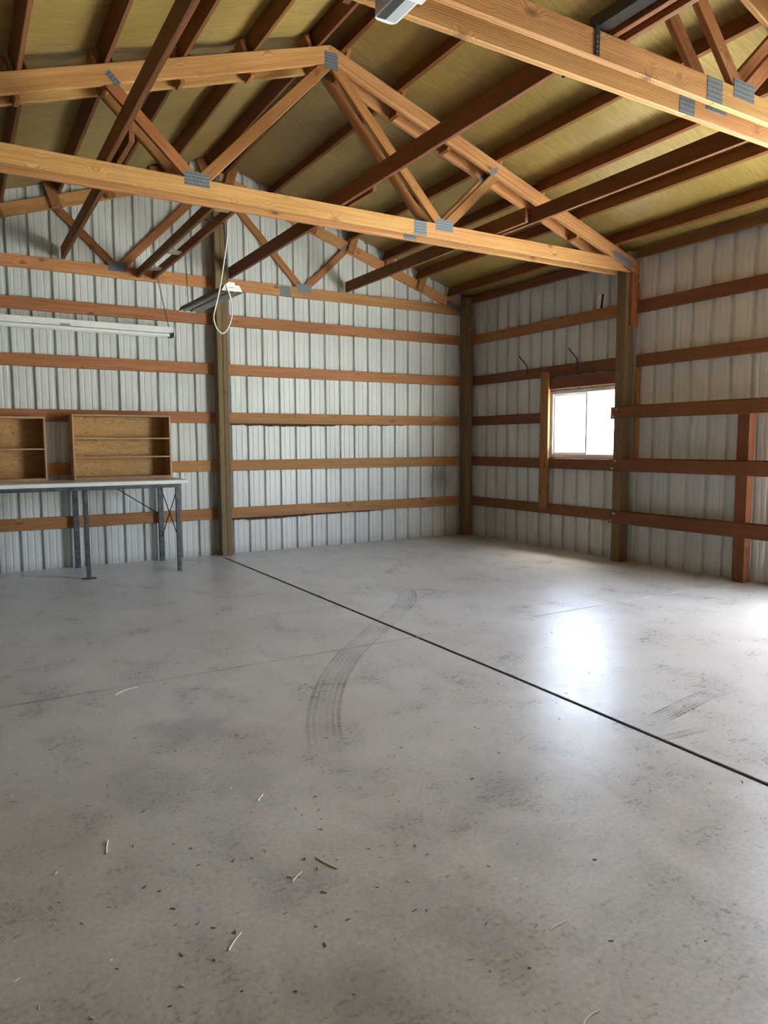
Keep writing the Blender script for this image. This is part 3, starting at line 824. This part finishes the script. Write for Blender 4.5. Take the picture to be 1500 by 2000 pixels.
# plywood shelf boxes
def shelf_box(x0, x1, yf, yb, z0, h, shelves, label):
    t = thing('shelf_box', ((x0 + x1) / 2, (yf + yb) / 2, z0), label, 'shelf', 'plywood shelf boxes on the bench')
    th = .019
    obj = lambda n, lo, hi, ax, m: board(n, lo, hi, ax, m, t, .0015)
    obj('side_panel', (x0, yf, z0), (x0 + th, yb, z0 + h), 'z', M['ply_lit']); obj('side_panel', (x1 - th, yf, z0), (x1, yb, z0 + h), 'z', M['ply_lit'])
    obj('top_panel', (x0 + th, yf, z0 + h - th), (x1 - th, yb, z0 + h), 'x', M['ply_lit'])
    obj('bottom_panel', (x0 + th, yf, z0), (x1 - th, yb, z0 + .03), 'x', M['ply_lit'])
    zs = [z0 + .03] + [z0 + s * h for s in shelves] + [z0 + h - th]
    for s in shelves: obj('shelf', (x0 + th, yf + .004, z0 + s * h - .008), (x1 - th, yb - .01, z0 + s * h + .008), 'x', M['ply_lit'])
    bm = bmesh.new(); bm_box(bm, (x0 + th, yb - .009, z0 + .03), (x1 - th, yb - .001, z0 + h - th)); mesh_obj('back_panel', bm, M['ply'], t)
    return t
shelf_box(-1.785, -.70, -.12, .13, ZT, .735, (.345, .635), 'open plywood shelf box with two shelves standing at the right end of the bench')
shelf_box(-3.3, -2.055, -.12, .13, ZT, .70, (.5,), 'open plywood shelf box with one shelf, cut off by the left edge of the photo')

# ------------------------------------------------------------------ right wall small things
for y, lab in ((-1.208, 'left of the two bent black hooks on the girt above the window'), (-2.136, 'right of the two bent black hooks on the girt above the window')):
    bm = bmesh.new()
    bm_tube(bm, [(3.9015, y, 2.352), (3.9015, y, 2.47), (3.888, y + .02, 2.50), (3.80, y + .055, 2.60)], .0075, 8)
    tag(mesh_obj('wall_hook', bm, M['dark_steel']), lab, 'hook', 'bent hooks above the window')
sc = thing('paper_scrap', (3.94, -2.46, 3.03), 'torn white scrap with dark strip stuck behind the top girt above the window', 'scrap')
bm = bmesh.new()
pr = [(-2.525, 3.02), (-2.42, 3.02), (-2.40, 3.16), (-2.425, 3.215), (-2.545, 3.205), (-2.53, 3.10)]
a = [bm.verts.new((3.943, y, z)) for y, z in pr]; b = [bm.verts.new((3.9455, y, z)) for y, z in pr]
bm.faces.new(a); bm.faces.new(b)
for i in range(6): bm.faces.new((a[i], a[(i + 1) % 6], b[(i + 1) % 6], b[i]))
mesh_obj('sheet', bm, M['white_metal'], sc)
bm = bmesh.new(); v = [bm.verts.new((3.941, y, z)) for y, z in ((-2.49, 3.02), (-2.455, 3.02), (-2.48, 3.212), (-2.515, 3.21))]; w = [bm.verts.new((3.943, p.co.y, p.co.z)) for p in v]
bm.faces.new(v); bm.faces.new(w)
for i in range(4): bm.faces.new((v[i], v[(i + 1) % 4], w[(i + 1) % 4], w[i]))
mesh_obj('dark_strip', bm, M['dark_steel'], sc)

# ------------------------------------------------------------------ straws and litter on the floor
STR = [(-2.14, -4.55, .16, .5, 'bent pale straw lying just below the saw cut on the left'), (-1.914, -6.68, .105, 1.9, 'straight white straw lying alone in the middle foreground'),
       (-2.308, -6.89, .075, .75, 'pale straw sliver slanting in the left foreground'), (-2.532, -6.19, .09, 1.35, 'short pale straw on the far left of the foreground floor'),
       (-1.941, -6.14, .055, .8, 'tiny pale straw beside the oily stain on the left'), (-2.03, -6.70, .06, .6, 'small pale straw left of the straight white straw'),
       (-1.66, -7.62, .10, .3, 'curled pale straw at the bottom right of the floor'), (-1.47, -7.32, .07, .05, 'thin pale straw low on the right of the foreground')]
for x, y, ln, an, lab in STR:
    bm = bmesh.new(); d = Vector((math.cos(an), math.sin(an), 0)); n = Vector((-d.y, d.x, 0))
    bend = .12 if 'bent' in lab or 'curled' in lab else .03
    bm_tube(bm, [Vector((x, y, .0018)) + d * ln * (t - .5) + n * ln * bend * math.sin(t * PI) for t in (0, .25, .5, .75, 1)], .0018, 6)
    tag(mesh_obj('straw', bm, M['straw']), lab, 'straw', 'loose straws on the floor')
random.seed(21)
bm = bmesh.new()
for i in range(420):
    x, y = random.uniform(-3.2, 3.3), random.uniform(-7.9, -.4)
    if random.random() < .35: x, y = random.gauss(-2.2, .5), random.gauss(-6.8, .5)
    if abs(x - jx(y)) < .03 or abs(x) > 3.6 or y > -.3 or (x < -.5 and y > -.95): continue
    ln = random.uniform(.004, .02); an = random.uniform(0, PI); d = Vector((math.cos(an), math.sin(an), 0))
    r = random.uniform(.0007, .0017)
    n0 = len(bm.faces)
    bm_tube(bm, [Vector((x, y, r)) - d * ln / 2, Vector((x, y, r * 1.3)), Vector((x, y, r)) + d * ln / 2 + Vector((random.uniform(-.004, .004), 0, 0))], r, 5)
    bm.faces.ensure_lookup_table()
    mi = 0 if random.random() < .4 else 1
    for f in bm.faces[n0:]: f.material_index = mi
tag(mesh_obj('floor_litter', bm, [M['straw'], M['litter']]), 'scattered crumbs of straw and dirt over the concrete floor', 'litter', kind='stuff')

# ------------------------------------------------------------------ camera
f_px, yaw, pitch, roll = 1396.25, .5395, -.0955, -.0048
fw_ = Vector((math.sin(yaw) * math.cos(pitch), math.cos(yaw) * math.cos(pitch), math.sin(pitch)))
r_ = Vector((math.cos(yaw), -math.sin(yaw), 0)); u_ = r_.cross(fw_)
c_, s_ = math.cos(roll), math.sin(roll)
R_, U_ = r_ * c_ + u_ * s_, u_ * c_ - r_ * s_
cam = bpy.data.cameras.new('camera'); co = bpy.data.objects.new('camera', cam); COL.objects.link(co)
mw = Matrix((R_, U_, -fw_)).transposed().to_4x4(); mw.translation = Vector((-2.9227, -8.7566, 1.4154)); co.matrix_world = mw
cam.sensor_fit = 'VERTICAL'; cam.sensor_height = 36; cam.lens = f_px * 36 / 2000; cam.clip_start = .02; cam.clip_end = 300
S.camera = co

# ------------------------------------------------------------------ daylight
w = bpy.data.worlds.new('world'); S.world = w; w.use_nodes = True
nt = w.node_tree; bg = nt.nodes['Background']
sky = N(nt, 'ShaderNodeTexSky', sky_type='NISHITA'); sky.sun_disc = False
sky.sun_elevation = math.radians(70); sky.sun_rotation = math.radians(72); sky.air_density = 1; sky.dust_density = 2.0
hs = N(nt, 'ShaderNodeHueSaturation'); hs.inputs['Saturation'].default_value = .7; L(nt, sky.outputs[0], hs.inputs['Color'])
L(nt, hs.outputs[0], bg.inputs[0]); bg.inputs[1].default_value = .92
sun = bpy.data.lights.new('sun', 'SUN'); so = bpy.data.objects.new('sun', sun); COL.objects.link(so)
sun.energy = 36.0; sun.angle = math.radians(.6); sun.color = (1, .995, .97)
sd = Vector((.235, .08, 1.0)).normalized()      # direction towards the sun
so.rotation_euler = sd.to_track_quat('Z', 'Y').to_euler()
def portal(loc, direction, sx, sy):
    l = bpy.data.lights.new('portal', 'AREA'); l.shape = 'RECTANGLE'; l.size = sx; l.size_y = sy
    o = bpy.data.objects.new('portal', l); COL.objects.link(o); o.location = loc
    o.rotation_euler = Vector(direction).to_track_quat('-Z', 'Z').to_euler(); l.cycles.is_portal = True
portal((HX + .12, (DOOR[0] + DOOR[1]) / 2, 1.6), (-1, 0, 0), DOOR[1] - DOOR[0], 3.2)
portal((HX + .12, (WY0 + WY1) / 2, (WZ0 + WZ1) / 2), (-1, 0, 0), 1.22, .87)

vs = S.view_settings
S.display_settings.display_device = 'sRGB'
vs.view_transform = 'Standard'; vs.look = 'None'; vs.gamma = 1; vs.use_curve_mapping = False
vs.exposure = 2.52
cy_ = S.cycles
cy_.use_denoising = True
cy_.max_bounces = 10; cy_.diffuse_bounces = 8; cy_.glossy_bounces = 4; cy_.transparent_max_bounces = 12
cy_.sample_clamp_indirect = 12
